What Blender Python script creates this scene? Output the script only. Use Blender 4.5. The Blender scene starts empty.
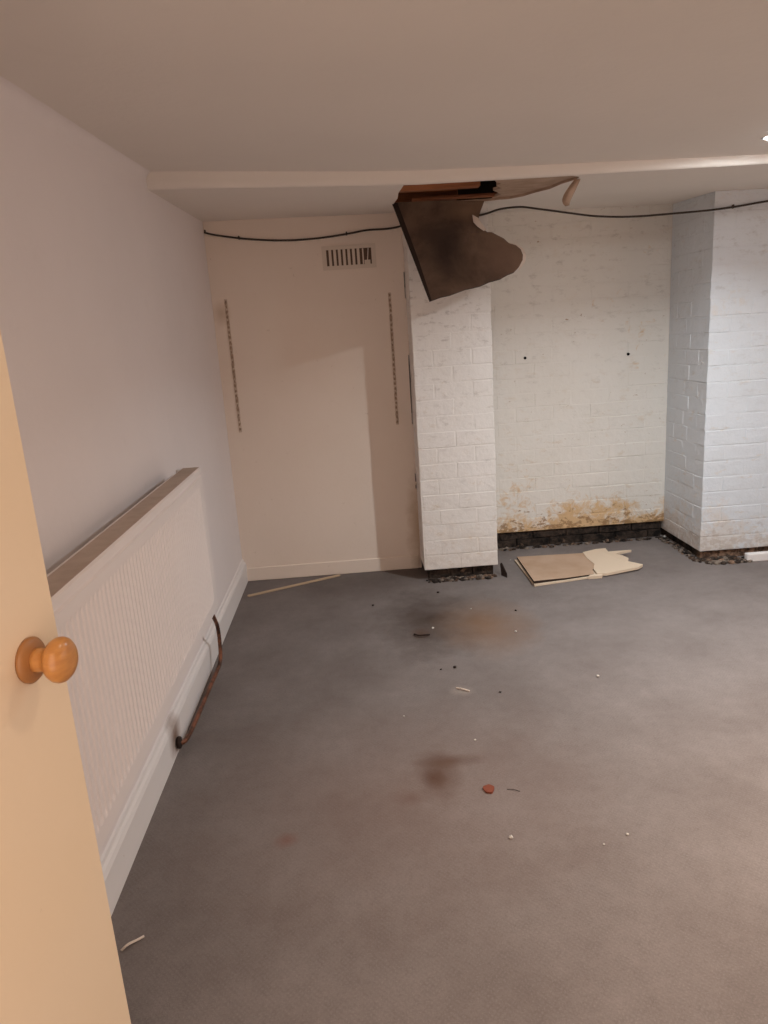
import bpy, bmesh, math, random
from mathutils import Vector, Matrix, geometry
random.seed(7)
S = bpy.context.scene
COL = S.collection

# ------------------------------------------------------------ camera, world, lights, exposure
cam_d = bpy.data.cameras.new('camera')
cam = bpy.data.objects.new('camera', cam_d); COL.objects.link(cam)
cam_d.sensor_fit = 'HORIZONTAL'; cam_d.sensor_width = 36.0; cam_d.lens = 718.65 * 36 / 768
cam_d.clip_start = 0.02
RT = Vector((0.996723, -0.047894, -0.065187)); DN = Vector((-0.074789, -0.238611, -0.968231)); FW = Vector((0.030818, 0.969933, -0.241411))
m = Matrix((RT, -DN, -FW)).transposed().to_4x4(); m.translation = (0, 0, 1.4)
cam.matrix_world = m
S.camera = cam
S.view_settings.view_transform = 'Standard'; S.view_settings.look = 'None'
S.view_settings.gamma = 1.0; S.view_settings.use_curve_mapping = False
S.view_settings.exposure = 0.0
W = bpy.data.worlds.new('world'); S.world = W; W.use_nodes = True
W.node_tree.nodes['Background'].inputs[0].default_value = (1.0, 0.755, 0.63, 1)
W.node_tree.nodes['Background'].inputs[1].default_value = 2.5

DOWNLIGHTS = [  # x, y, watts, beam spread, colour, label
    (1.575, 2.75, 25.0, 148, (0.90, 0.965, 1.0), 'bright recessed ceiling downlight in front of the ceiling step, at right edge'),
    (1.75, 1.25, 22.0, 108, (1.0, 0.80, 0.64), 'warm unseen ceiling downlight added between the doorway and the brighter one'),  # added out of view to brighten the room
    (0.55, 1.25, 3.0, 150, (1.0, 0.76, 0.55), 'dim unseen ceiling downlight added just inside the doorway'),  # added unseen lamp, weak light for the door and knob shadow
]

# ------------------------------------------------------------ helpers
def link(name, me, mat=None, parent=None):
    o = bpy.data.objects.new(name, me); COL.objects.link(o)
    if mat is not None and me is not None: me.materials.append(mat)
    if parent is not None: o.parent = parent
    return o
def tag(o, label, cat=None, group=None, kind=None):
    o['label'] = label
    if cat: o['category'] = cat
    if group: o['group'] = group
    if kind: o['kind'] = kind
    return o
def struct(o, label): return tag(o, label, kind='structure')
def empty(name, loc, label, cat, group=None):
    o = bpy.data.objects.new(name, None); COL.objects.link(o); o.location = loc; o.empty_display_size = 0.1
    return tag(o, label, cat, group)
def mesh(name, v, f, smooth=False):
    me = bpy.data.meshes.new(name); me.from_pydata([tuple(p) for p in v], [], f); me.update()
    if smooth:
        for p in me.polygons: p.use_smooth = True
    return me
def fromb(name, bm, smooth=False):
    bmesh.ops.recalc_face_normals(bm, faces=bm.faces)
    me = bpy.data.meshes.new(name); bm.to_mesh(me); bm.free()
    if smooth:
        for p in me.polygons: p.use_smooth = True
    return me
def badd(bm, x0, x1, y0, y1, z0, z1):
    vs = [bm.verts.new((x, y, z)) for z in (z0, z1) for x, y in ((x0, y0), (x1, y0), (x1, y1), (x0, y1))]
    for f in ((3, 2, 1, 0), (4, 5, 6, 7), (0, 1, 5, 4), (1, 2, 6, 5), (2, 3, 7, 6), (3, 0, 4, 7)): bm.faces.new([vs[i] for i in f])
def box(name, x0, x1, y0, y1, z0, z1, mat, parent=None, bev=0.0, seg=1):
    bm = bmesh.new(); badd(bm, x0, x1, y0, y1, z0, z1)
    if bev: bmesh.ops.bevel(bm, geom=bm.edges[:], offset=bev, segments=seg, affect='EDGES', profile=0.5)
    return link(name, fromb(name, bm), mat, parent)
def tube(name, pts, r, mat, parent=None, n=10, cyclic=False, sub=6):
    """smooth tube along Catmull-Rom points"""
    P = [Vector(p) for p in pts]; Q = []
    for i in range(len(P) - 1):
        a, b, c, d = P[max(i - 1, 0)], P[i], P[i + 1], P[min(i + 2, len(P) - 1)]
        for k in range(sub):
            t = k / sub
            Q.append(0.5 * ((2 * b) + (c - a) * t + (2 * a - 5 * b + 4 * c - d) * t * t + (3 * b - a - 3 * c + d) * t ** 3))
    Q.append(P[-1]); v = []; f = []
    for i, q in enumerate(Q):
        T = (Q[min(i + 1, len(Q) - 1)] - Q[max(i - 1, 0)]).normalized()
        U = T.cross(Vector((0, 0, 1)))
        if U.length < 1e-3: U = T.cross(Vector((1, 0, 0)))
        if i and U.dot(pu) < 0: U = -U
        U.normalize(); pu = U; V = T.cross(U)
        for k in range(n):
            a = 2 * math.pi * k / n; v.append(q + r * (math.cos(a) * U + math.sin(a) * V))
    for i in range(len(Q) - 1):
        for k in range(n): f.append((i * n + k, i * n + (k + 1) % n, (i + 1) * n + (k + 1) % n, (i + 1) * n + k))
    f.append(tuple(range(n))[::-1]); f.append(tuple(range((len(Q) - 1) * n, len(Q) * n)))
    return link(name, mesh(name, v, f, True), mat, parent)
def lathe(name, prof, mat, parent=None, n=32):
    v = []; f = []
    for r, z in prof:
        for k in range(n): a = 2 * math.pi * k / n; v.append((r * math.cos(a), r * math.sin(a), z))
    for i in range(len(prof) - 1):
        for k in range(n): f.append((i * n + k, i * n + (k + 1) % n, (i + 1) * n + (k + 1) % n, (i + 1) * n + k))
    f.append(tuple(range(n))[::-1]); f.append(tuple(range((len(prof) - 1) * n, len(prof) * n)))
    return link(name, mesh(name, v, f, True), mat, parent)
def slab(name, outline, nrm, th, mat, parent=None, edge_mat=None, bend=None):
    """a polygon in space given a thickness along nrm"""
    P = [Vector(p) for p in outline]; N = Vector(nrm) * th; n = len(P)
    tri = geometry.tessellate_polygon([P])
    v = P + [p + N for p in P]; f = [tuple(t) for t in tri] + [tuple(i + n for i in reversed(t)) for t in tri]
    nt = len(f)
    f += [(i, (i + 1) % n, (i + 1) % n + n, i + n) for i in range(n)]
    me = mesh(name, v, f)
    bm = bmesh.new(); bm.from_mesh(me); bmesh.ops.recalc_face_normals(bm, faces=bm.faces); bm.to_mesh(me); bm.free()
    o = link(name, me, mat, parent)
    if edge_mat:
        me.materials.append(edge_mat)
        for i, p in enumerate(me.polygons):
            if i >= nt: p.material_index = 1
    return o
def lerp(xs, ys, x):
    if x <= xs[0]: return ys[0]
    for i in range(len(xs) - 1):
        if x <= xs[i + 1]: return ys[i] + (ys[i + 1] - ys[i]) * (x - xs[i]) / (xs[i + 1] - xs[i])
    return ys[-1]

# ------------------------------------------------------------ materials
class Mat:
    def __init__(s, name, col=(0.8, 0.8, 0.8), rough=0.8, spec=0.3):
        s.m = bpy.data.materials.new(name); s.m.use_nodes = True; s.t = s.m.node_tree; s.b = s.t.nodes['Principled BSDF']
        s.b.inputs['Base Color'].default_value = (*col, 1); s.b.inputs['Roughness'].default_value = rough
        s.b.inputs['Specular IOR Level'].default_value = spec
        s.pos = s.n('ShaderNodeNewGeometry').outputs['Position']; s.sep = s.n('ShaderNodeSeparateXYZ'); s.t.links.new(s.pos, s.sep.inputs[0])
        s.bump = None
    def n(s, t): return s.t.nodes.new(t)
    def l(s, a, b): s.t.links.new(a, b)
    def setcol(s, out): s.l(out, s.b.inputs['Base Color']); return s
    def val(s, c):
        r = s.n('ShaderNodeRGB'); r.outputs[0].default_value = (*c, 1); return r.outputs[0]
    def noise(s, scale, detail=4, rough=0.6, stretch=None, dist=0.0):
        x = s.n('ShaderNodeTexNoise'); x.inputs['Scale'].default_value = scale; x.inputs['Detail'].default_value = detail
        x.inputs['Roughness'].default_value = rough; x.inputs['Distortion'].default_value = dist
        src = s.pos
        if stretch:
            mp = s.n('ShaderNodeMapping'); mp.inputs['Scale'].default_value = stretch; s.l(s.pos, mp.inputs[0]); src = mp.outputs[0]
        s.l(src, x.inputs['Vector']); return x.outputs['Fac']
    def ramp(s, fac, lo, hi, a=0.0, b=1.0):
        r = s.n('ShaderNodeMapRange'); r.inputs[1].default_value = lo; r.inputs[2].default_value = hi
        r.inputs[3].default_value = a; r.inputs[4].default_value = b; s.l(fac, r.inputs[0]); return r.outputs[0]
    def math(s, op, a, b=None):
        x = s.n('ShaderNodeMath'); x.operation = op
        for i, k in enumerate((a, b)):
            if k is None: continue
            if isinstance(k, (int, float)): x.inputs[i].default_value = k
            else: s.l(k, x.inputs[i])
        return x.outputs[0]
    def mul(s, *a):
        r = a[0]
        for k in a[1:]: r = s.math('MULTIPLY', r, k)
        return r
    def mix(s, fac, a, b):
        x = s.n('ShaderNodeMix'); x.data_type = 'RGBA'
        if isinstance(fac, (int, float)): x.inputs[0].default_value = fac
        else: s.l(fac, x.inputs[0])
        for i, k in ((6, a), (7, b)):
            if isinstance(k, tuple): x.inputs[i].default_value = (*k, 1)
            else: s.l(k, x.inputs[i])
        return x.outputs[2]
    def blob(s, c, r, soft=0.5, wob=0.0, wobscale=8.0):
        """0..1 mask around a place, ragged by noise"""
        d = s.n('ShaderNodeVectorMath'); d.operation = 'SUBTRACT'; s.l(s.pos, d.inputs[0]); d.inputs[1].default_value = c
        q = s.n('ShaderNodeVectorMath'); q.operation = 'DIVIDE'; s.l(d.outputs[0], q.inputs[0]); q.inputs[1].default_value = r
        L = s.n('ShaderNodeVectorMath'); L.operation = 'LENGTH'; s.l(q.outputs[0], L.inputs[0]); o = L.outputs['Value']
        if wob: o = s.math('ADD', o, s.math('MULTIPLY', s.math('SUBTRACT', s.noise(wobscale, 5, 0.65), 0.5), wob))
        return s.ramp(o, 1.0, soft, 0.0, 1.0)
    def setbump(s, h, strength=0.2, dist=0.01):
        x = s.n('ShaderNodeBump'); x.inputs['Strength'].default_value = strength; x.inputs['Distance'].default_value = dist
        s.l(h, x.inputs['Height'])
        if s.bump: s.l(s.bump, x.inputs['Normal'])
        s.bump = x.outputs[0]; s.l(s.bump, s.b.inputs['Normal']); return s

def make_wall_paint(name, base, grime=(0.35, 0.28, 0.22), amount=0.25):
    M = Mat(name, base, 0.75)
    c = M.mix(M.ramp(M.noise(1.7, 3), 0.35, 0.7, 0, 0.35), base, tuple(k * 0.9 for k in base))
    c = M.mix(M.mul(M.ramp(M.noise(9, 6, 0.7), 0.6, 0.78), amount), c, grime)
    M.setcol(c); M.setbump(M.noise(35, 4), 0.12, 0.01); return M
M_wall = make_wall_paint('left_wall_emulsion', (0.82, 0.76, 0.75), amount=0.06)
M_ceil = make_wall_paint('ceiling_paint', (0.80, 0.74, 0.68), amount=0.05)
M_plain = make_wall_paint('plain_wall_paint', (0.76, 0.73, 0.70), amount=0.05)

# cream board panel of the left recess, with rust smears and damp corner
P = Mat('cream_board_paint', (0.80, 0.70, 0.61), 0.7)
c = P.mix(P.ramp(P.noise(2.2, 4), 0.35, 0.7, 0, 0.5), (0.82, 0.71, 0.62), (0.77, 0.65, 0.55))
c = P.mix(P.mul(P.blob((-0.69, 4.15, 1.56), (0.055, 0.3, 0.075), 0.1, 0.5), 0.45), c, (0.42, 0.27, 0.15))
c = P.mix(P.mul(P.blob((0.33, 4.15, 0.25), (0.075, 0.3, 0.42), 0.1, 0.9, 14), 0.6), c, (0.36, 0.22, 0.10))
c = P.mix(P.mul(P.ramp(P.noise(28, 5, 0.7), 0.66, 0.75), 0.35), c, (0.40, 0.28, 0.18))
P.setcol(c); P.setbump(P.noise(50, 3), 0.06, 0.01); M_panel = P

def brick_paint(name, base, stain, mould, side=0.0):
    """white paint over brick with flaking damp stains low down and mould specks high up"""
    B = Mat(name, base, 0.55, 0.4); z = B.sep.outputs['Z']
    c = B.mix(B.ramp(B.noise(2.5, 4), 0.35, 0.7, 0, 0.5), base, tuple(k * d for k, d in zip(base, (0.93, 0.92, 0.89))))
    hi = B.math('ADD', B.mul(B.noise(4.0, 3, 0.6), 0.5), B.mul(B.noise(19.0, 7, 0.75, None, 0.8), 0.5))
    if stain:
        low = B.ramp(z, 0.10, 0.46, 1.0, 0.0)
        k = B.ramp(B.math('ADD', hi, B.mul(low, 0.22)), 0.60, 0.70)
        c = B.mix(B.mul(k, 0.8 * stain), c, (0.62, 0.38, 0.15))
        k2 = B.ramp(B.math('ADD', B.noise(21, 6, 0.7, (1, 1, 1.6)), B.mul(B.ramp(z, 0.1, 0.30, 1.0, 0.0), 0.2)), 0.66, 0.72)
        c = B.mix(B.mul(k2, 0.85 * stain), c, (0.30, 0.17, 0.075))
        k3 = B.ramp(B.noise(11, 6, 0.7, (1, 1, 2.2)), 0.58, 0.70)
        c = B.mix(B.mul(k3, 0.5, B.ramp(z, 0.4, 1.3, 1.0, 0.35)), c, (0.55, 0.42, 0.28))
    c = B.mix(B.mul(B.ramp(B.noise(13, 6, 0.7, (1, 1, 2.0)), 0.56, 0.72), mould, B.ramp(z, 0.6, 1.9, 0.25, 1.0)), c, (0.20, 0.15, 0.11))
    B.setcol(c)
    B.setbump(B.noise(9, 4, 0.6), 0.18, 0.03); B.setbump(B.noise(24, 5, 0.6), 0.28, 0.012); B.setbump(B.noise(90, 3, 0.6), 0.15, 0.006); return B
M_alc = brick_paint('alcove_brick_paint', (0.75, 0.72, 0.675), 1.0, 0.35)
M_pierL = brick_paint('left_pier_brick_paint', (0.80, 0.77, 0.74), 0.10, 0.75)
M_pierR = brick_paint('right_pier_brick_paint', (0.66, 0.695, 0.74), 0.28, 0.32)

D = Mat('bare_damp_brick', (0.05, 0.035, 0.028), 0.9)
c = D.mix(D.ramp(D.noise(14, 6, 0.7), 0.40, 0.58), (0.008, 0.006, 0.005), (0.06, 0.042, 0.032))
c = D.mix(D.ramp(D.noise(9, 6, 0.7, None, 0.5), 0.60, 0.68), c, (0.25, 0.16, 0.11))
D.setcol(c); D.setbump(D.noise(40, 6), 0.8, 0.02); M_bare = D
D = Mat('crumbled_brick', (0.3, 0.17, 0.1), 0.9)
D.setcol(D.mix(D.ramp(D.noise(25, 5, 0.7), 0.42, 0.60), (0.06, 0.036, 0.025), (0.27, 0.17, 0.115))); D.setbump(D.noise(60, 6), 0.7, 0.01); M_rub = D
D = Mat('pale_rubble', (0.5, 0.42, 0.35), 0.9)
D.setcol(D.mix(D.ramp(D.noise(30, 5, 0.7), 0.40, 0.62), (0.07, 0.052, 0.042), (0.26, 0.21, 0.17))); M_rubpale = D

# carpet
K = Mat('grey_cord_carpet', (0.14, 0.12, 0.11), 0.95, 0.1)
c = K.mix(K.ramp(K.noise(3.0, 5, 0.6), 0.35, 0.68), (0.182, 0.155, 0.145), (0.232, 0.202, 0.191))
def wave(rot, sc):
    mp = K.n('ShaderNodeMapping'); mp.inputs['Rotation'].default_value = (0, 0, rot); K.l(K.pos, mp.inputs[0])
    w = K.n('ShaderNodeTexWave'); w.inputs['Scale'].default_value = sc; w.inputs['Distortion'].default_value = 2.5; w.inputs['Detail'].default_value = 2.0; w.inputs['Detail Scale'].default_value = 3.0
    K.l(mp.outputs[0], w.inputs['Vector']); return w.outputs['Fac']
weave = K.mul(wave(0.7, 34), wave(-0.75, 30))
c = K.mix(K.mul(K.ramp(weave, 0.0, 0.8, 1.0, 0.0), K.ramp(K.noise(22, 5), 0.35, 0.7, 0.0, 0.22)), c, (0.075, 0.062, 0.055))
c = K.mix(K.mul(K.ramp(K.noise(110, 3, 0.7), 0.45, 0.7), 0.28), c, (0.11, 0.092, 0.083))
c = K.mix(K.mul(K.ramp(K.noise(260, 2), 0.55, 0.75), 0.30), c, (0.36, 0.33, 0.31))
c = K.mix(K.mul(K.blob((0.30, 3.33, 0), (0.30, 0.48, 1), 0.0, 0.8, 6), 0.85), c, (0.055, 0.036, 0.027))
c = K.mix(K.mul(K.blob((0.56, 3.22, 0), (0.28, 0.40, 1), 0.0, 0.6, 7), 0.75), c, (0.22, 0.125, 0.07))
c = K.mix(K.mul(K.blob((0.235, 3.18, 0), (0.06, 0.075, 1), 0.2, 0.5, 14), 0.55), c, (0.10, 0.05, 0.03))
c = K.mix(K.mul(K.blob((0.185, 2.05, 0), (0.085, 0.19, 1), 0.0, 0.8, 14), 0.85), c, (0.085, 0.050, 0.035))
c = K.mix(K.mul(K.blob((0.225, 2.12, 0), (0.14, 0.045, 1), 0.0, 0.5, 16), 0.80), c, (0.085, 0.050, 0.035))
c = K.mix(K.mul(K.blob((0.165, 2.035, 0), (0.045, 0.06, 1), 0.1, 0.5, 20), 0.75), c, (0.06, 0.03, 0.02))
c = K.mix(K.mul(K.blob((0.085, 1.945, 0), (0.06, 0.055, 1), 0.0, 0.6, 12), 0.45), c, (0.10, 0.055, 0.04))
c = K.mix(K.mul(K.blob((0.05, 1.98, 0), (0.75, 0.62, 1), 0.0, 0.8, 3), 0.22), c, (0.26, 0.15, 0.115))
c = K.mix(K.mul(K.blob((-0.286, 1.80, 0), (0.045, 0.04, 1), 0.1, 0.9, 25), 0.5), c, (0.18, 0.075, 0.05))
c = K.mix(K.mul(K.blob((0.345, 2.59, 0), (0.055, 0.05, 1), 0.0, 0.8, 20), 0.45), c, (0.42, 0.36, 0.31))
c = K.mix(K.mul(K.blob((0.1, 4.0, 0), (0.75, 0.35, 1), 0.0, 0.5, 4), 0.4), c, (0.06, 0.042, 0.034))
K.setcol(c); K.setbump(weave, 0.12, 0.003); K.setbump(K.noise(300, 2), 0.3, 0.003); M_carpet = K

G = Mat('white_gloss_woodwork', (0.80, 0.77, 0.76), 0.45, 0.5)
G.setcol(G.mix(G.mul(G.ramp(G.noise(16, 5, 0.7), 0.66, 0.74), 0.35), (0.79, 0.755, 0.74), (0.40, 0.28, 0.18))); G.setbump(G.noise(60, 3), 0.08, 0.005)
c = G.b.inputs['Base Color'].links[0].from_socket
c = G.mix(G.mul(G.blob((-0.71, 2.31, 0.07), (0.2, 0.09, 0.10), 0.1, 0.6, 20), 0.9), c, (0.16, 0.07, 0.03)); G.setcol(c); M_gloss = G
M_rad = Mat('radiator_enamel', (0.80, 0.74, 0.72), 0.38, 0.5)
M_radtop = Mat('dusty_brown_radiator_top', (0.36, 0.27, 0.215), 0.8); M_radtop.setcol(M_radtop.mix(M_radtop.ramp(M_radtop.noise(12, 4), 0.4, 0.65), (0.50, 0.40, 0.335), (0.43, 0.34, 0.28)))
M_door = Mat('cream_door_paint', (0.80, 0.66, 0.48), 0.5, 0.4)
M_door.setcol(M_door.mix(M_door.mul(M_door.ramp(M_door.noise(38, 5, 0.75), 0.67, 0.76), 0.35), M_door.mix(M_door.noise(3, 3), (0.80, 0.66, 0.49), (0.78, 0.62, 0.42)), (0.50, 0.38, 0.22))); M_door.setbump(M_door.noise(30, 3), 0.1, 0.006)
M_knob = Mat('varnished_pine', (0.62, 0.27, 0.05), 0.28, 0.5)
M_knob.setcol(M_knob.mix(M_knob.ramp(M_knob.noise(30, 4, 0.6, (1, 1, 4)), 0.35, 0.65), (0.56, 0.27, 0.075), (0.46, 0.20, 0.06)))
M_rose = Mat('varnished_pine_dark', (0.36, 0.165, 0.055), 0.4, 0.4)
M_copper = Mat('tarnished_copper', (0.30, 0.13, 0.075), 0.5); M_copper.b.inputs['Metallic'].default_value = 0.5
M_copper.setcol(M_copper.mix(M_copper.ramp(M_copper.noise(18, 4), 0.4, 0.62), (0.26, 0.11, 0.065), (0.07, 0.038, 0.028)))
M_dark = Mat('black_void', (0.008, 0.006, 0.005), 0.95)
M_void = Mat('dark_void_lining', (0.02, 0.013, 0.009), 0.95)  # near-black brown for the inside of the ceiling cavity
M_cable = Mat('black_cable', (0.05, 0.038, 0.032), 0.7)
M_joist = Mat('old_pine_joist', (0.36, 0.13, 0.05), 0.8)
M_joist.setcol(M_joist.mix(M_joist.ramp(M_joist.noise(14, 5, 0.6, (0.25, 1, 3)), 0.35, 0.66), (0.36, 0.14, 0.06), (0.15, 0.052, 0.024)))
F = Mat('mouldy_board_backing', (0.10, 0.06, 0.04), 0.9)
c = F.mix(F.ramp(F.noise(5, 5, 0.65, None, 0.4), 0.36, 0.62), (0.165, 0.105, 0.072), (0.085, 0.052, 0.036))
c = F.mix(F.mul(F.blob((0.50, 3.66, 1.76), (0.14, 0.5, 0.24), 0.1, 0.9, 9), 0.75), c, (0.028, 0.017, 0.013))
c = F.mix(F.mul(F.blob((0.78, 3.66, 1.72), (0.14, 0.5, 0.13), 0.2, 0.5, 9), 0.65), c, (0.185, 0.112, 0.078))
c = F.mix(F.mul(F.blob((0.61, 3.70, 1.95), (0.13, 0.5, 0.06), 0.1, 0.5, 12), 0.7), c, (0.24, 0.15, 0.095))
F.setcol(c); F.setbump(F.noise(30, 5), 0.3, 0.008); M_flap = F
M_flapedge = Mat('blackened_board_edge', (0.03, 0.018, 0.013), 0.9)
M_plaster = Mat('torn_plaster', (0.52, 0.38, 0.28), 0.9); M_plaster.setcol(M_plaster.mix(M_plaster.ramp(M_plaster.noise(14, 5), 0.35, 0.65), (0.50, 0.36, 0.27), (0.40, 0.28, 0.20)))
M_paper = Mat('peeling_paper', (0.70, 0.60, 0.52), 0.85)
M_card = Mat('brown_board_paper', (0.42, 0.28, 0.19), 0.85); M_card.setcol(M_card.mix(M_card.ramp(M_card.noise(6, 5), 0.35, 0.65), (0.47, 0.33, 0.235), (0.40, 0.265, 0.175)))
M_cardpale = Mat('pale_torn_board', (0.66, 0.53, 0.40), 0.85)
M_stick = Mat('pale_softwood', (0.50, 0.37, 0.25), 0.7)
M_vent = Mat('cream_vent_paint', (0.70, 0.60, 0.51), 0.6)
M_slotgrime = Mat('slot_grime', (0.10, 0.06, 0.04), 0.9)
M_slotgrime.setcol(M_slotgrime.mix(M_slotgrime.ramp(M_slotgrime.noise(45, 4), 0.42, 0.62), (0.40, 0.29, 0.21), (0.68, 0.56, 0.46)))
M_ventback = Mat('brown_vent_backing', (0.13, 0.085, 0.062), 0.9)  # flat brown for the sheet behind the vent slats
M_slot = Mat('dirty_slot', (0.30, 0.21, 0.15), 0.9)
M_red = Mat('rust_red_chip', (0.20, 0.055, 0.03), 0.8)
M_white = Mat('white_chip', (0.55, 0.52, 0.48), 0.8)
M_crumb = Mat('dark_crumb', (0.03, 0.018, 0.014), 0.9)
M_steel = Mat('white_enamel_ring', (0.8, 0.8, 0.8), 0.4)
M_brass = Mat('dull_brass', (0.45, 0.32, 0.14), 0.45); M_brass.b.inputs['Metallic'].default_value = 0.8
def mm(x): return x.m if isinstance(x, Mat) else x
for k, v in list(globals().items()):
    if isinstance(v, Mat): globals()[k] = v.m

# ------------------------------------------------------------ ceiling heights (an old, uneven ceiling)
XS = [-0.74, 0.25, 1.72, 3.4]
def z_step_top(x): return lerp(XS, [2.064, 2.008, 1.989, 1.985], x)
def z_step_bot(x): return lerp(XS, [2.000, 1.960, 1.956, 1.955], x)
def z_main(x, y):
    t = min(max((y - 1.7) / 1.35, 0), 1); return 1.985 * (1 - t) + z_step_top(x) * t
def z_soff(x, y):
    t = min(max((y - 3.05) / 1.35, 0), 1); return z_step_bot(x) * (1 - t) + lerp([-0.74, 2.3], [2.052, 2.012], x) * t

XW, XR, YF, YB = -0.736, 3.4, 0.18, 4.158     # left wall, right wall, door wall, board panel
# floor
fl = struct(box('floor', -0.9, 3.5, -1.2, 4.6, -0.05, 0.0, M_carpet), 'worn grey cord carpet with brown damp stains')
# walls
struct(box('wall_left', XW - 0.1, XW, 0.0, 4.30, 0, 2.12, M_wall), 'smooth off-white painted wall behind the radiator')
bm = bmesh.new()
for a in ((0.0, 0.75, 0, 2.12), (0.75, 2.75, 0, 0.85), (0.75, 2.75, 1.85, 2.12), (2.75, 4.5, 0, 2.12)): badd(bm, XR, XR + 0.1, a[0], a[1], a[2], a[3])
struct(link('wall_right', fromb('wall_right', bm), M_plain), 'plain white wall at the right end of the room')
bm = bmesh.new()
for a in ((0.75, 0.81, 0.85, 1.85), (2.69, 2.75, 0.85, 1.85), (1.72, 1.78, 0.85, 1.85), (0.75, 2.75, 0.85, 0.90), (0.75, 2.75, 1.80, 1.85)): badd(bm, XR + 0.03, XR + 0.07, *a)
struct(link('added_window_1', fromb('added_window_1', bm), M_gloss), 'white frame of an unseen window added in the right wall for its light')  # window added out of view; its opening lets world light in
bm = bmesh.new()
badd(bm, XW - 0.1, -0.62, 0.06, YF, 0, 2.12); badd(bm, -0.62, 0.26, 0.06, YF, 1.93, 2.12); badd(bm, 0.26, XR + 0.1, 0.06, YF, 0, 2.12)
struct(link('wall_front', fromb('wall_front', bm), M_plain), 'wall with the doorway the picture is taken through')
# main ceiling
def sheet(name, xs, ys, zf, mat, th=0.04):
    v = [(x, y, zf(x, y)) for y in ys for x in xs]; nx = len(xs); nv = len(v)
    v += [(x, y, z + th) for x, y, z in v]
    f = []
    for j in range(len(ys) - 1):
        for i in range(nx - 1):
            a = j * nx + i; f.append((a, a + nx, a + nx + 1, a + 1)); f.append((a + nv, a + nv + 1, a + nv + nx + 1, a + nv + nx))
    return link(name, mesh(name, v, f, True), mat)
rx = [-0.78 + i * 0.22 for i in range(20)]
struct(sheet('ceiling', rx, [0.0 + i * 0.17 for i in range(10)] + [1.7 + i * 1.35 / 8 for i in range(9)], z_main, M_ceil), 'low off-white painted ceiling')
# step down between the two ceilings, softly rounded arris
v = []; f = []
for i, x in enumerate(rx):
    a, b = z_step_top(x), z_step_bot(x)
    prof = [(3.045, a + 0.02), (3.045, a), (3.048, a - 0.006), (3.049, (a + b) / 2), (3.051, b + 0.007), (3.058, b), (3.075, b + 0.001), (3.075, a + 0.03)]
    v += [(x, y, z) for y, z in prof]
n = 8
for i in range(len(rx) - 1):
    for k in range(n - 1): f.append((i * n + k, i * n + k + 1, (i + 1) * n + k + 1, (i + 1) * n + k))
struct(link('trim_1', mesh('trim_1', v, f, True), M_ceil), 'shallow painted step across the ceiling')
# coving along the left wall
v = []; f = []; ys = [0.18 + i * 0.1 for i in range(29)] + [3.045]
for y in ys:
    zc = z_main(XW, y)
    for k in range(6):
        a = k / 5 * math.pi / 2; v.append((XW + 0.035 * (1 - math.cos(a)) , y, zc - 0.042 * (1 - math.sin(a))))
for j in range(len(ys) - 1):
    for k in range(5): f.append((j * 6 + k, j * 6 + k + 1, (j + 1) * 6 + k + 1, (j + 1) * 6 + k))
struct(link('trim_2', mesh('trim_2', v, f, True), M_wall), 'small plaster coving along the top of the left wall')

# lower ceiling with the torn opening
opening = [(0.262, 3.066), (0.60, 3.066), (0.93, 3.066), (0.985, 3.12), (0.992, 3.19), (0.965, 3.30), (0.955, 3.46), (0.915, 3.56), (0.885, 3.69), (0.84, 3.765), (0.79, 3.775),
           (0.73, 3.815), (0.62, 3.825), (0.50, 3.828), (0.36, 3.818), (0.262, 3.800), (0.268, 3.5), (0.258, 3.3)]
ox0, ox1, oy0, oy1 = -0.78, 3.45, 3.06, 4.46
pts = [Vector(p) for p in opening]; no = len(pts)
outer = [Vector((ox0 + (ox1 - ox0) * i / 16, oy0)) for i in range(17)] + [Vector((ox1, oy1))] + [Vector((ox1 - (ox1 - ox0) * i / 16, oy1)) for i in range(1, 17)]
grid = [Vector((x, y)) for x in [ox0 + 0.25 * i for i in range(1, 17)] for y in (3.35, 3.6, 3.9, 4.2) if not (0.2 < x < 1.05 and y < 3.8)]
allv = pts + outer + grid
edges = [(i, (i + 1) % no) for i in range(no)] + [(no + i, no + (i + 1) % len(outer)) for i in range(len(outer))]
r = geometry.delaunay_2d_cdt(allv, edges, [], 0, 1e-5)
def inside(p, poly):
    c = False
    for i in range(len(poly)):
        a, b = poly[i], poly[i - 1]
        if (a[1] > p[1]) != (b[1] > p[1]) and p[0] < (b[0] - a[0]) * (p[1] - a[1]) / (b[1] - a[1]) + a[0]: c = not c
    return c
vv = [(p.x, p.y, z_soff(p.x, p.y)) for p in r[0]]; ff = []
for t in r[2]:
    cx = sum(vv[i][0] for i in t) / len(t); cy = sum(vv[i][1] for i in t) / len(t)
    if ox0 < cx < ox1 and oy0 < cy < oy1 and not inside((cx, cy), opening): ff.append(tuple(t))
nb = len(vv)
vv += [(x, y, z_soff(x, y)) for x, y in opening] + [(x, y, z_soff(x, y) + 0.012) for x, y in opening]
ff2 = [(nb + i, nb + (i + 1) % no, nb + no + (i + 1) % no, nb + no + i) for i in range(no)]
me = mesh('ceiling_lower', vv, ff + ff2)
low = struct(link('ceiling_lower', me, M_ceil), 'lower strip of ceiling along the back wall with a torn hole')
me.materials.append(M_plaster)
for i, p in enumerate(me.polygons):
    if i >= len(ff): p.material_index = 1
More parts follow.
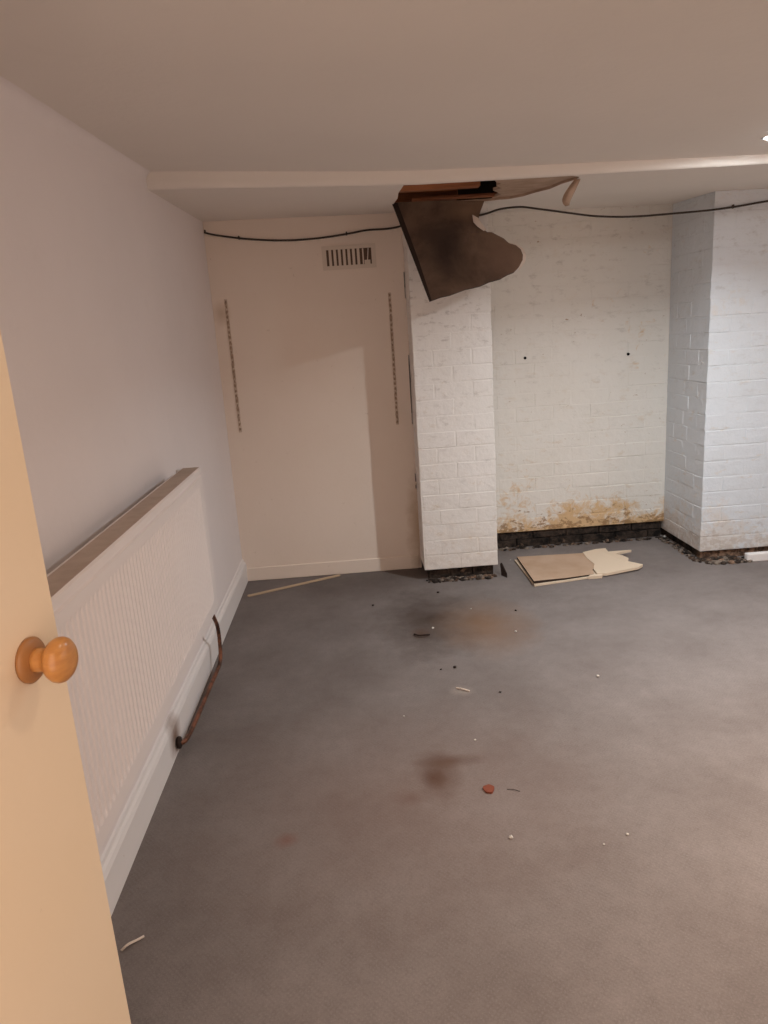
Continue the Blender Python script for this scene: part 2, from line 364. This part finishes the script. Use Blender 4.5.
# torn plaster layer right of the hole
torn = [(0.655, 3.08), (0.66, 3.12), (0.648, 3.17), (0.668, 3.24), (0.695, 3.28), (0.690, 3.35), (0.728, 3.43), (0.705, 3.50), (0.742, 3.58), (0.775, 3.67), (0.76, 3.80), (1.03, 3.80), (1.03, 3.08)]
slab('torn_plaster_layer', [(x, y, z_soff(x, y) + 0.0115) for x, y in torn], (0, 0, 1), 0.012, M_plaster, low)
# cavity above
bm = bmesh.new(); badd(bm, 0.05, 1.12, 3.0, 4.3, 2.06, 2.35)
bm.faces.ensure_lookup_table()
bmesh.ops.delete(bm, geom=[bm.faces[0]], context='FACES_ONLY')
link('ceiling_void', fromb('ceiling_void', bm), M_void, low)
for nme, y0, y1, z0, z1 in (('joist', 3.40, 3.45, 2.000, 2.15), ('joist', 4.05, 4.10, 2.06, 2.15)):
    box(nme, 0.08, 0.63, y0, y1, z0, z1, M_joist, low, 0.003)
box('batten', 0.36, 1.1, 3.76, 3.79, 2.014, 2.030, M_joist, low, 0.002)
# peeled curl of lining paper at the end of the tear
v = []; f = []; N = 14
for i in range(N + 1):
    t = i / N; a = t * 2.2
    cx = 1.0 - 0.045 * math.sin(a) * 0.9; cz = -0.075 * t - 0.012 * math.sin(a * 1.3); cy = 3.19 + 0.02 * t
    w = 0.034 * math.sin(0.5 + 2.4 * t) + 0.004
    for q in (-1, 1): v.append((cx + q * w * 0.5, cy + 0.02 * t - 0.008 * q, z_soff(1.0, 3.19) + cz * 1.25 + 0.004))
for i in range(N): f.append((2 * i, 2 * i + 1, 2 * i + 3, 2 * i + 2))
o = link('paper_curl', mesh('paper_curl', v, f, True), M_plaster, low); md = o.modifiers.new('thickness', 'SOLIDIFY'); md.thickness = 0.0012

# ------------------------------------------------------------ back of the room
pan = struct(box('wall_back', XW - 0.1, 0.329, YB, YB + 0.05, 0, 2.12, M_panel), 'cream painted board panel filling the left recess')
for z0, z1 in ((0.0, 0.49), (0.515, 0.53), (0.585, 0.88), (1.27, 1.58), (1.72, 2.10)):
    box('filler_strip', 0.326, 0.340, YB - 0.004, YB + 0.03, z0, z1, M_panel, pan, 0.003)
box('back_void', 0.30, 0.345, YB + 0.05, YB + 0.09, 0, 2.1, M_dark, pan)
bb = struct(box('baseboard_back', -0.722, 0.318, YB - 0.010, YB + 0.002, 0.0, 0.082, M_panel, None, 0.003), 'low cream skirting board under the board panel')

brick_cache = {}
def brick_mesh(L, H, Dp, mat, k):
    key = (round(L, 3), round(H, 3), round(Dp, 3), mat.name, k)
    if key in brick_cache: return brick_cache[key]
    rr = random.Random(hash(key[:3]) + k)
    bm = bmesh.new(); badd(bm, 0, L, 0, Dp, 0, H)
    for w in bm.verts:
        w.co.x += rr.uniform(-.003, .003) if 0 < 1 else 0; w.co.z += rr.uniform(-.0025, .0025); w.co.y += rr.uniform(-.0008, .0008)
    bmesh.ops.bevel(bm, geom=bm.edges[:], offset=0.0030, segments=1, affect='EDGES')
    me = fromb('brick', bm); me.materials.append(mat)
    for p in me.polygons: p.use_smooth = False
    brick_cache[key] = me; return me
COURSE, BL, JT = 0.088, 0.232, 0.0045
def brick_face(parent, org, rz, width, z0, z1, mat, depth=0.10, bl=BL, first=0, course=COURSE, shift=None, tooth=None):
    """courses of bricks; local x runs along the wall from org, the face looks along local -y"""
    R = Matrix.Rotation(rz, 3, 'Z'); nc = int(math.ceil((z1 - z0) / course)); cnt = 0
    for c in range(nc):
        za = z0 + c * course; h = min(course, z1 - za) - JT
        if h < 0.02: continue
        u = -bl * 0.5 * ((c + first) % 2)
        wc = width - (tooth[c % 2] if tooth and rz < 0 else 0); u0 = tooth[c % 2] if tooth and rz > 0 else 0
        while u < wc - 0.012:
            a, b = max(u, u0), min(u + bl, wc)
            if b - a > 0.03:
                L = b - a - (JT if b < wc - 0.001 else 0)
                dp = depth if (rz or not tooth) else (tooth[c % 2] - JT if (a == 0 or b == wc) else depth)
                me = brick_mesh(L, h, dp, mat, random.randrange(3))
                o = bpy.data.objects.new('brick', me); COL.objects.link(o); o.parent = parent
                dx = shift(za) if shift and a == 0 else 0
                o.location = Vector(org) + R @ Vector((a + dx, random.uniform(-.0011, .0011), 0)) + Vector((0, 0, za)); o.rotation_euler = (0, 0, rz + random.uniform(-.004, .004)); cnt += 1
            u += bl
    return cnt
RC = 0.0013   # depth of the painted joints
PY, PX0, PX1, AY, RX, RX1 = 3.912, 0.335, 0.760, 4.40, 1.937, 2.80
ZP, ZA, ZR = 0.064, 0.108, 0.052
# left pier
pl = struct(box('wall_pier_left', PX0 + RC, PX1 - RC, PY + RC, AY + 0.1, ZP, 2.006, M_pierL), 'white painted brick pier under the hanging board')
TO = (0.105, 0.215)
brick_face(pl, (PX0, PY, 0), 0, PX1 - PX0, ZP, 2.010, M_pierL, 0.10, 0.2125, shift=lambda z: 0.010 if z < 0.5 else 0.0, tooth=TO)
brick_face(pl, (PX0, AY + 0.05, 0), -math.pi / 2, AY + 0.05 - PY, ZP, 2.010, M_pierL, 0.08, tooth=TO)
brick_face(pl, (PX1, PY, 0), math.pi / 2, AY - PY, ZP, 2.010, M_pierL, 0.08, tooth=TO)
box('footing', PX0 + 0.035, PX1 - 0.035, PY + 0.045, AY + 0.1, 0, ZP + 0.002, M_bare, pl)
brick_face(pl, (PX0 + 0.022, PY + 0.026, 0), 0, PX1 - PX0 - 0.044, 0, ZP + 0.004, M_bare, 0.08, 0.13, course=0.068)
# alcove
al = struct(box('wall_alcove', PX1 - 0.05, RX + 0.05, AY + RC, AY + 0.12, ZA, 2.10, M_alc), 'stained white painted brick wall at the back of the alcove')
brick_face(al, (PX1, AY, 0), 0, RX - PX1, ZA, 2.08, M_alc, 0.09)
box('footing', PX1 - 0.05, RX + 0.05, AY + 0.05, AY + 0.12, 0, ZA + 0.002, M_bare, al)
brick_face(al, (PX1 + 0.01, AY + 0.016, 0), 0, RX - PX1 - 0.02, 0, ZA + 0.002, M_bare, 0.06, 0.215, course=0.054)
for x, z in ((1.054, 1.197), (1.687, 1.178)):
    h = lathe('screw_hole', [(0.0085, 0), (0.0085, 0.008)], M_dark, al, 10); h.location = (x, AY - 0.006, z); h.rotation_euler = (-math.pi / 2, 0, 0)
# right pier
pr = struct(box('wall_pier_right', RX + RC, RX1, PY + RC - 0.012, AY + 0.1, ZR, 2.09, M_pierR), 'bright white painted brick chimney pier at the right')
brick_face(pr, (RX, PY - 0.012, 0), 0, RX1 - RX, ZR, 1.974, M_pierR, 0.10, first=1, tooth=TO)
brick_face(pr, (RX, AY, 0), -math.pi / 2, AY - PY + 0.012, ZR, 2.07, M_pierR, 0.08, tooth=TO)
brick_face(pr, (RX + 0.02, AY, 0), -math.pi / 2, AY - PY - 0.03, 0.0, ZR + 0.004, M_bare, 0.05, 0.12, course=0.056)
brick_face(pr, (RX + 0.012, PY + 0.004, 0), 0, RX1 - RX - 0.02, 0.0, 0.05, M_rub, 0.05, 0.11, course=0.052)
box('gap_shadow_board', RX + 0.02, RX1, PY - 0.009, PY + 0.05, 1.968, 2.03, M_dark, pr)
struct(box('wall_back_right', RX1, XR, AY, AY + 0.1, 0, 2.12, M_plain), 'plain white wall right of the chimney pier')
tr = struct(box('baseboard_right', 2.165, 2.80, 3.800, 3.835, 0.0, 0.048, M_gloss, None, 0.004), 'broken end of white skirting board at foot of right pier')

# skirting on the left wall
bm = bmesh.new(); prof = [(XW, 0), (-0.716, 0), (-0.716, 0.105), (-0.721, 0.118), (-0.728, 0.124), (-0.730, 0.136), (XW, 0.140)]
rows = [[bm.verts.new((x, y, z)) for x, z in prof] for y in (0.2, YB)]
for k in range(len(prof) - 1): bm.faces.new((rows[0][k], rows[0][k + 1], rows[1][k + 1], rows[1][k]))
for r_ in rows: bm.faces.new(r_)
struct(link('baseboard_left', fromb('baseboard_left', bm), M_gloss), 'white gloss skirting board under the radiator')

# ------------------------------------------------------------ downlights
def downlight(x, y, watts, spread, col, label):
    z = z_main(x, y)
    e = empty('downlight', (x, y, z), label, 'ceiling light', 'recessed downlights')
    lathe('trim_ring', [(0.030, 0.004), (0.030, -0.001), (0.036, -0.0022), (0.043, -0.002), (0.045, 0.001), (0.045, 0.006)], M_steel, e)
    L = Mat('downlight_lens', (1, 1, 1), 0.5); L.b.inputs['Emission Color'].default_value = (*col, 1); L.b.inputs['Emission Strength'].default_value = 30.0 * watts if watts > 23 else 60.0
    lathe('lens', [(0.0305, 0.002), (0.0302, -0.0028), (0.030, -0.0032), (0.015, -0.0033), (0.002, -0.0034)], L.m, e)
    la = bpy.data.lights.new('downlight_lamp', 'AREA'); la.shape = 'DISK'; la.size = 0.055; la.spread = math.radians(spread); la.energy = watts; la.color = col
    o = bpy.data.objects.new('downlight_lamp', la); COL.objects.link(o); o.parent = e; o.location = (0, 0, -0.0045)
for a in DOWNLIGHTS: downlight(*a)

# ------------------------------------------------------------ radiator
RY0, RY1, RZ0, RZ1, RXF = 1.06, 2.715, 0.388, 0.953, -0.596
ra = empty('radiator', (RXF, (RY0 + RY1) / 2, RZ0), 'long white fluted panel radiator on the left wall', 'radiator')
def rp(o): o.parent = ra; o.matrix_parent_inverse = Matrix.Translation((-RXF, -(RY0 + RY1) / 2, -RZ0)); return o
bm = bmesh.new(); pitch = 0.027; nf = int((RY1 - RY0 - 0.09) / pitch); y0 = (RY0 + RY1 - nf * pitch) / 2
ysamp = [(RY0, 0), (RY0 + 0.004, 1)] + [(y0 - 0.008, 1)]
for i in range(nf):
    b = y0 + i * pitch; ysamp += [(b + pitch * 0.16, 2), (b + pitch * 0.34, 3), (b + pitch * 0.66, 3), (b + pitch * 0.84, 2)]
ysamp += [(y0 + nf * pitch + 0.008, 1), (RY1 - 0.004, 1), (RY1, 0)]
zrow = [(RZ0, 0), (RZ0 + 0.006, 1), (RZ0 + 0.042, 1), (RZ0 + 0.055, 2), (RZ1 - 0.075, 2), (RZ1 - 0.062, 1), (RZ1 - 0.034, 1), (RZ1 - 0.030, -1), (RZ1 - 0.024, -1), (RZ1 - 0.020, 1), (RZ1 - 0.004, 1), (RZ1, 0)]
G_ = []
for z, zk in zrow:
    row = []
    for y, yk in ysamp:
        if zk == 0 or yk == 0: d = -0.006
        elif zk == -1: d = -0.006
        elif zk == 1: d = 0.0
        else: d = {1: 0.0, 2: 0.0, 3: -0.0032}[yk]
        row.append(bm.verts.new((RXF + d, y, z)))
    G_.append(row)
for j in range(len(zrow) - 1):
    for i in range(len(ysamp) - 1): bm.faces.new((G_[j][i], G_[j][i + 1], G_[j + 1][i + 1], G_[j + 1][i]))
rp(link('front_panel', fromb('front_panel', bm), M_rad))
rp(box('back_panel', -0.700, -0.690, RY0 + 0.01, RY1 - 0.01, RZ0 + 0.01, RZ1 - 0.02, M_rad))
rp(box('water_channel', -0.640, -0.603, RY0 + 0.01, RY1 - 0.012, RZ0 + 0.004, RZ1 - 0.014, M_rad, None, 0.004))
top = rp(box('top_grille', -0.664, -0.601, RY0, RY1, RZ1 - 0.012, RZ1 + 0.0005, M_radtop, None, 0.0015))
for y in (RY0 - 0.001, RY1 - 0.005):
    rp(box('end_panel', -0.690, -0.602, y, y + 0.006, RZ0 + 0.01, RZ1 - 0.004, M_rad, None, 0.002))
for y in (RY0 + 0.25, RY1 - 0.25): rp(box('wall_bracket', XW + 0.004, -0.69, y - 0.02, y + 0.02, RZ0 + 0.05, RZ1 - 0.08, M_rad, None, 0.003))
vb = rp(lathe('valve_body', [(0.011, -0.03), (0.014, -0.025), (0.014, 0.02), (0.011, 0.03), (0.006, 0.034)], M_brass)); vb.location = (-0.655, 2.775, 0.43)
tube('valve_tail', [(0, -0.065, 0), (0, 0, 0)], 0.010, M_brass, vb, 10, sub=2)
pp = tube('copper_pipe', [(-0.655, 2.775, 0.41), (-0.656, 2.80, 0.36), (-0.662, 2.90, 0.27), (-0.667, 2.965, 0.205), (-0.668, 2.975, 0.13), (-0.670, 2.955, 0.055), (-0.676, 2.90, 0.030), (-0.682, 2.72, 0.026), (-0.686, 2.45, 0.026), (-0.694, 2.335, 0.03), (-0.715, 2.315, 0.045)], 0.0085, M_copper, None, 10)
tag(pp, 'tarnished copper pipe dropping from radiator and running along skirting board', 'pipe')
tag(lathe('pipe_collar', [(0.004, -0.006), (0.020, -0.006), (0.022, 0.0), (0.020, 0.006), (0.012, 0.008)], M_crumb), 'dark rotten patch where copper pipe enters the skirting board', 'pipe collar')
o = bpy.data.objects['pipe_collar']; o.location = (-0.707, 2.313, 0.040); o.rotation_euler = (0, math.pi / 2, 0)

# ------------------------------------------------------------ door with knob
E_ = Vector((-0.435, 0.955, 0)); TN = Vector((0.16, 0.987, 0)).normalized(); NM = Vector((0.987, -0.16, 0)).normalized()
dr = empty('door_1', E_ - TN * 0.75, 'cream painted door standing open at the left', 'door'); dr['kind'] = 'structure'
if 'category' in dr: del dr['category']
dr.rotation_euler = (0, 0, math.atan2(TN.y, TN.x))
# local x along the door from hinge to free edge, local -y is the face with the knob
box('door_leaf', 0, 0.75, 0, 0.040, 0.012, 1.915, M_door, dr, 0.002)
for z in (0.25, 1.6):
    h = lathe('hinge', [(0.006, -0.04), (0.006, 0.04)], M_brass, dr, 12); h.location = (-0.006, 0.003, z)
kr = lathe('knob_rose', [(0.030, 0.0), (0.0305, 0.004), (0.028, 0.007), (0.023, 0.009), (0.014, 0.011)], M_rose, dr, 40)
kr.location = (0.679, 0.0, 1.017); kr.rotation_euler = (math.pi / 2, 0, 0)
kn = lathe('knob', [(0.0165, 0.009), (0.0160, 0.016), (0.0150, 0.021), (0.0165, 0.026), (0.0215, 0.030), (0.0262, 0.034), (0.0292, 0.039), (0.0300, 0.044), (0.0287, 0.049), (0.0245, 0.0535), (0.019, 0.057), (0.010, 0.059), (0.002, 0.0596)], M_knob, kr, 40)
sc = lathe('grub_screw', [(0.003, 0), (0.003, 0.002)], M_crumb, kr, 10); sc.location = (0.004, -0.0155, 0.017); sc.rotation_euler = (math.pi / 2, 0, 0)

# ------------------------------------------------------------ hanging ceiling board
out = [(0.262, 3.722, 2.006), (0.40, 3.720, 2.003), (0.56, 3.718, 1.999), (0.705, 3.716, 1.988), (0.697, 3.714, 1.969), (0.685, 3.708, 1.945), (0.674, 3.701, 1.918), (0.668, 3.691, 1.881), (0.688, 3.685, 1.860), (0.707, 3.680, 1.841),
       (0.730, 3.677, 1.838), (0.754, 3.675, 1.824), (0.785, 3.669, 1.806), (0.809, 3.664, 1.782), (0.842, 3.660, 1.770), (0.864, 3.655, 1.750), (0.873, 3.648, 1.722), (0.869, 3.641, 1.698), (0.850, 3.634, 1.668), (0.823, 3.627, 1.644),
       (0.790, 3.623, 1.634), (0.752, 3.619, 1.616), (0.700, 3.616, 1.606), (0.652, 3.612, 1.589), (0.58, 3.608, 1.578), (0.503, 3.603, 1.556), (0.455, 3.600, 1.549), (0.404, 3.597, 1.534), (0.375, 3.622, 1.628), (0.347, 3.647, 1.721), (0.305, 3.684, 1.855)]
hb = empty('hanging_board', (0.48, 3.722, 1.985), 'mouldy brown ceiling board hanging down from the torn hole', 'ceiling board')
MI = Matrix.Translation((-0.48, -3.722, -1.985))
def hp(o): o.parent = hb; o.matrix_parent_inverse = MI; return o
fn = Vector((0, 0.965, -0.26)).normalized()
brd = hp(slab('board', out, fn, 0.013, M_flap, None, M_flapedge))
# folded dark left edge
hp(slab('folded_edge', [(0.258, 3.718, 2.004), (0.283, 3.716, 2.004), (0.366, 3.640, 1.722), (0.412, 3.592, 1.536), (0.402, 3.590, 1.533), (0.345, 3.640, 1.721)], fn, 0.012, M_flapedge))
# torn paper fringe on the right edge
fr = [(0.800, 3.664, 1.790), (0.842, 3.656, 1.776), (0.876, 3.650, 1.755), (0.891, 3.643, 1.722), (0.884, 3.636, 1.690), (0.862, 3.628, 1.666), (0.846, 3.624, 1.650), (0.862, 3.631, 1.690), (0.868, 3.641, 1.722), (0.856, 3.650, 1.746)]
slab('torn_paper_fringe', [(x, y + 0.012, z) for x, y, z in fr], fn, 0.002, M_paper, brd)
fr = [(0.640, 3.700, 1.925), (0.668, 3.696, 1.908), (0.684, 3.690, 1.880), (0.702, 3.683, 1.852), (0.690, 3.679, 1.845), (0.660, 3.684, 1.868), (0.642, 3.690, 1.890)]
slab('torn_paper_fringe', [(x, y - 0.010, z) for x, y, z in fr], fn, 0.002, M_paper, brd)

# ------------------------------------------------------------ cable
cb = empty('cable', (0.733, 3.885, 1.952), 'thin black cable strung along the top of the back wall', 'cable')
MI2 = Matrix.Translation((-0.733, -3.885, -1.952))
def cp(o): o.parent = cb; o.matrix_parent_inverse = MI2; return o
cp(tube('cable_run', [(-0.732, 4.147, 1.985), (-0.68, 4.148, 1.970), (-0.55, 4.148, 1.945), (-0.42, 4.149, 1.928), (-0.277, 4.149, 1.918), (-0.12, 4.149, 1.920), (0.03, 4.149, 1.932), (0.14, 4.149, 1.945), (0.25, 4.145, 1.945), (0.318, 4.08, 1.945), (0.325, 3.92, 1.945),
     (0.40, 3.900, 1.945), (0.60, 3.898, 1.938), (0.733, 3.895, 1.952), (0.816, 3.89, 1.971), (0.919, 3.885, 1.975), (1.021, 3.885, 1.959), (1.176, 3.885, 1.931), (1.30, 3.885, 1.910), (1.436, 3.885, 1.898), (1.56, 3.885, 1.895), (1.686, 3.885, 1.897), (1.854, 3.885, 1.901), (1.930, 3.885, 1.904), (2.063, 3.886, 1.914), (2.209, 3.886, 1.929), (2.5, 3.886, 1.95), (2.78, 3.886, 1.955)], 0.0050, M_cable, None, 8))
for x, y, z in ((-0.727, 4.150, 1.986), (-0.55, 4.150, 1.945), (0.03, 4.150, 1.932), (2.03, 3.892, 1.912)):
    cp(box('cable_clip', x - 0.004, x + 0.004, y - 0.008, y + 0.008, z - 0.007, z + 0.012, M_cable, None, 0.002))

# ------------------------------------------------------------ air vent
av = empty('air_vent', (0.035, YB, 1.770), 'small cream slotted air vent high on the board panel', 'vent')
MI3 = Matrix.Translation((-0.035, -YB, -1.770))
def vp(o): o.parent = av; o.matrix_parent_inverse = MI3; return o
vx0, vx1, vz0, vz1 = -0.088, 0.158, 1.772, 1.856
bm = bmesh.new()
for a in ((vx0 - 0.024, vx0, vz0 - 0.02, vz1 + 0.02), (vx1, vx1 + 0.024, vz0 - 0.02, vz1 + 0.02), (vx0, vx1, vz0 - 0.02, vz0), (vx0, vx1, vz1, vz1 + 0.02)): badd(bm, a[0], a[1], YB - 0.009, YB, a[2], a[3])
vp(link('frame', fromb('frame', bm), M_vent))
vp(box('backing', vx0 - 0.002, vx1 + 0.002, YB - 0.003, YB - 0.0005, vz0 - 0.002, vz1 + 0.002, M_ventback))
for i in range(9):
    x = vx0 + 0.0205 + i * 0.0256
    o = box('slat', -0.0075, 0.0075, -0.005, 0, -0.042, 0.042, M_vent, None, 0.001); o.location = (x, YB - 0.003, (vz0 + vz1) / 2)
    if i == 8: o.rotation_euler = (0, 0.12, 0); o.scale = (0.35, 1, 0.96)
    if i == 7: o.scale = (0.5, 1, 0.96)
    vp(o)
vp(box('blocked_slot', 0.118, 0.150, YB - 0.0035, YB - 0.002, vz0, vz0 + 0.022, M_vent))

# ------------------------------------------------------------ slotted shelf uprights
def upright(x, z0, z1, label):
    e = empty('shelf_upright', (x, YB, z0), label, 'shelf upright', 'shelf uprights on the board panel')
    box('channel', -0.008, 0.008, -0.004, 0.0, 0, z1 - z0, M_slotgrime, e, 0.001)
    bm = bmesh.new(); z = 0.012
    while z < z1 - z0 - 0.02:
        badd(bm, -0.004, 0.004, -0.0046, -0.0038, z, z + 0.013); z += 0.027
    s = link('slots', fromb('slots', bm), M_slot, e); s['kind'] = 'stuff'
upright(-0.660, 0.90, 1.635, 'rusty shelf upright on the board panel beside the left wall')
upright(0.244, 0.88, 1.615, 'dark shelf upright on the board panel beside the brick pier')

# ------------------------------------------------------------ things on the floor
bd = empty('fallen_board', (1.12, 3.92, 0), 'fallen piece of brown board lying in front of the alcove', 'board')
MI4 = Matrix.Translation((-1.12, -3.92, 0))
def bp(o): o.parent = bd; o.matrix_parent_inverse = MI4; return o
bp(slab('board', [(0.921, 4.140, 0.014), (1.10, 4.142, 0.010), (1.36, 4.135, 0.006), (1.345, 4.06, 0.006), (1.325, 3.98, 0.006), (1.33, 3.90, 0.006), (1.285, 3.83, 0.006), (1.268, 3.755, 0.006), (1.10, 3.722, 0.008), (0.985, 3.706, 0.012), (0.912, 3.690, 0.016)], (0, 0, 1), 0.013, M_card, None, M_flapedge))
bp(slab('board_facing', [(0.905, 4.135, 0.002), (1.36, 4.130, 0.002), (1.345, 4.02, 0.002), (1.278, 3.742, 0.002), (0.912, 3.676, 0.002)], (0, 0, 1), 0.009, M_cardpale))
bp(slab('torn_end', [(1.33, 4.150, 0.0065), (1.42, 4.175, 0.012), (1.475, 4.165, 0.016), (1.47, 4.10, 0.014), (1.53, 4.085, 0.020), (1.60, 4.070, 0.024), (1.53, 4.060, 0.019), (1.49, 4.04, 0.016), (1.52, 4.00, 0.018), (1.535, 3.945, 0.017), (1.515, 3.90, 0.014), (1.575, 3.832, 0.012), (1.54, 3.80, 0.010), (1.42, 3.768, 0.008), (1.335, 3.745, 0.0065), (1.285, 3.755, 0.0065), (1.29, 3.83, 0.0065), (1.325, 3.92, 0.0065), (1.318, 4.03, 0.0065)], (0, 0, 1), 0.0145, M_cardpale))
bp(slab('torn_flake', [(1.225, 3.725, 0.002), (1.30, 3.722, 0.002), (1.315, 3.752, 0.002), (1.25, 3.760, 0.002)], (0, 0, 1), 0.016, M_cardpale))
st = box('wooden_strip', -0.287, 0.287, -0.008, 0.008, 0.0, 0.010, M_stick, None, 0.0015)
st.location = (-0.419, 3.995, 0.001); st.rotation_euler = (0, 0, math.atan2(0.242, 0.52)); tag(st, 'thin pale wooden strip lying on the carpet below the board panel', 'wood strip')

def chunk(name, x, y, r, mat, label, cat, group=None, flat=0.6, seed=0, parent=None):
    rr = random.Random(seed); bm = bmesh.new(); bmesh.ops.create_icosphere(bm, subdivisions=1, radius=1)
    for w in bm.verts:
        k = rr.uniform(0.65, 1.15); w.co = Vector((w.co.x * r * k, w.co.y * r * k * rr.uniform(0.7, 1.1), w.co.z * r * flat * k))
    mz = min(w.co.z for w in bm.verts)
    for w in bm.verts: w.co.z -= mz
    o = link(name, fromb(name, bm), mat, parent); o.location = (x, y, 0.0)
    if label: tag(o, label, cat, group)
    return o
# rust red chip is an uneven disc
rc = slab('rust_chip', [(0.017 * math.cos(a) * (1 + 0.15 * math.sin(3 * a)), 0.020 * math.sin(a) * (1 + 0.08 * math.cos(5 * a)), 0) for a in [k * math.pi / 9 for k in range(18)]], (0, 0, 1), 0.006, M_red)
rc.location = (0.330, 1.949, 0.0); tag(rc, 'round rust-red chip on the carpet beside the dark stain', 'debris')
o = tube('dark_curl', [(0.205, 3.165, 0.006), (0.225, 3.135, 0.010), (0.255, 3.13, 0.012), (0.275, 3.145, 0.006)], 0.0042, M_crumb, None, 8); tag(o, 'dark curled flake on the stained carpet in front of pier', 'debris')
o = tube('straw', [(0.385, 1.942, 0.002), (0.405, 1.936, 0.003), (0.422, 1.926, 0.002)], 0.0009, M_crumb, None, 6); tag(o, 'thin dark fibre right of the rust-red chip', 'debris')
o = tube('pale_shaving', [(-0.655, 1.455, 0.003), (-0.640, 1.462, 0.012), (-0.622, 1.478, 0.008), (-0.612, 1.492, 0.003)], 0.003, M_paper, None, 8); tag(o, 'pale curled shaving on the carpet beside the open door', 'debris')
o = tube('pale_shaving', [(0.325, 2.612, 0.003), (0.345, 2.596, 0.006), (0.372, 2.578, 0.003)], 0.003, M_paper, None, 8); tag(o, 'pale curled shaving in the middle of the carpet', 'debris')
for i, (x, y, r, lab) in enumerate([(0.900, 2.611, 0.010, 'white plaster crumb on the carpet below the fallen board'), (0.350, 1.726, 0.011, 'largest pale crumb on the carpet, nearest the bottom edge'),
        (0.672, 1.696, 0.007, 'white crumb at lower right of the carpet, right of a pair'), (0.594, 1.666, 0.005, 'tiny white crumb at lower right of the carpet, left of a pair'),
        (0.679, 3.108, 0.009, 'white crumb right of the rusty carpet stain'), (0.300, 3.225, 0.010, 'pale pink crumb inside the dark carpet stain'), (0.520, 3.43, 0.007, 'tiny white crumb behind the rusty carpet stain'),
        (1.941, 4.385, 0.016, 'white plaster lump in the far corner of the alcove'), (0.885, 4.16, 0.008, 'white crumb left of the fallen board'), (0.10, 2.43, 0.006, 'tiny white crumb left of the pale shaving'), (0.335, 2.23, 0.007, 'flat white crumb above the rust-red chip')]):
    chunk('plaster_crumb', x, y, r * 0.75, M_white, lab, 'debris', 'white crumbs on the carpet', seed=i)
for i, (x, y, r, lab) in enumerate([(0.022, 3.583, 0.011, 'dark crumb on the carpet below the board panel'), (0.346, 2.792, 0.012, 'dark crumb in front of the rusty stain, larger of two'), (0.285, 2.785, 0.007, 'dark crumb in front of the rusty stain, smaller of two'),
        (0.384, 3.70, 0.012, 'dark crumb at the foot of the left pier'), (0.735, 3.36, 0.010, 'dark crumb right of the rusty carpet stain'), (0.49, 2.55, 0.008, 'dark crumb right of the pale shaving')]):
    chunk('dark_crumb', x, y, r * 0.8, M_crumb, lab, 'debris', 'dark crumbs on the carpet', seed=i + 40)
sl = slab('dark_sliver', [(0.776, 3.905, 0.0), (0.796, 3.86, 0.0), (0.798, 3.87, 0.02), (0.782, 3.93, 0.068), (0.776, 3.935, 0.06)], (1, 0, 0), 0.005, M_crumb)
tag(sl, 'dark sliver of wood standing at the right foot of the left pier', 'debris')

def rubble(name, spots, label):
    """uncountable crumbs and dust heaped along a wall foot"""
    v = []; f = []
    for x, y, r, fl_ in spots:
        bm = bmesh.new(); bmesh.ops.create_icosphere(bm, subdivisions=1, radius=1); n0 = len(v)
        bm.verts.ensure_lookup_table()
        for w in bm.verts:
            k = random.uniform(0.6, 1.2); v.append((x + w.co.x * r * k * 1.3, y + w.co.y * r * k, max(0.0, w.co.z * r * fl_ * k + r * fl_ * 0.4)))
        for q in bm.faces: f.append(tuple(n0 + w.index for w in q.verts))
        bm.free()
    me = mesh(name, v, f); o = link(name, me, M_rub); me.materials.append(M_rubpale); me.materials.append(M_bare)
    for i, p in enumerate(me.polygons): p.material_index = (i // 20) % 3 if (i // 20) % 4 else 2
    tag(o, label, 'rubble', kind='stuff'); return o
rubble('rubble', [(random.uniform(0.345, 0.75), random.uniform(3.865, 3.925), random.uniform(0.004, 0.017), 0.8) for _ in range(110)], 'crumbled mortar along the foot of the left brick pier')
rubble('rubble', [(random.uniform(0.78, 1.92), random.uniform(4.36, 4.40), random.uniform(0.005, 0.018), 0.7) for _ in range(110)], 'dark crumbled mortar along the foot of the alcove wall')
rubble('rubble', [(random.uniform(1.95, 2.20), random.uniform(3.80, 3.90), random.uniform(0.005, 0.020), 0.8) for _ in range(130)], 'broken brick and dust at the foot of the right pier')
rubble('rubble', [(1.915 + random.uniform(-0.02, 0.03), random.uniform(3.86, 4.36), random.uniform(0.004, 0.014), 0.8) for _ in range(110)], 'dark crumbs along the side of the right pier')
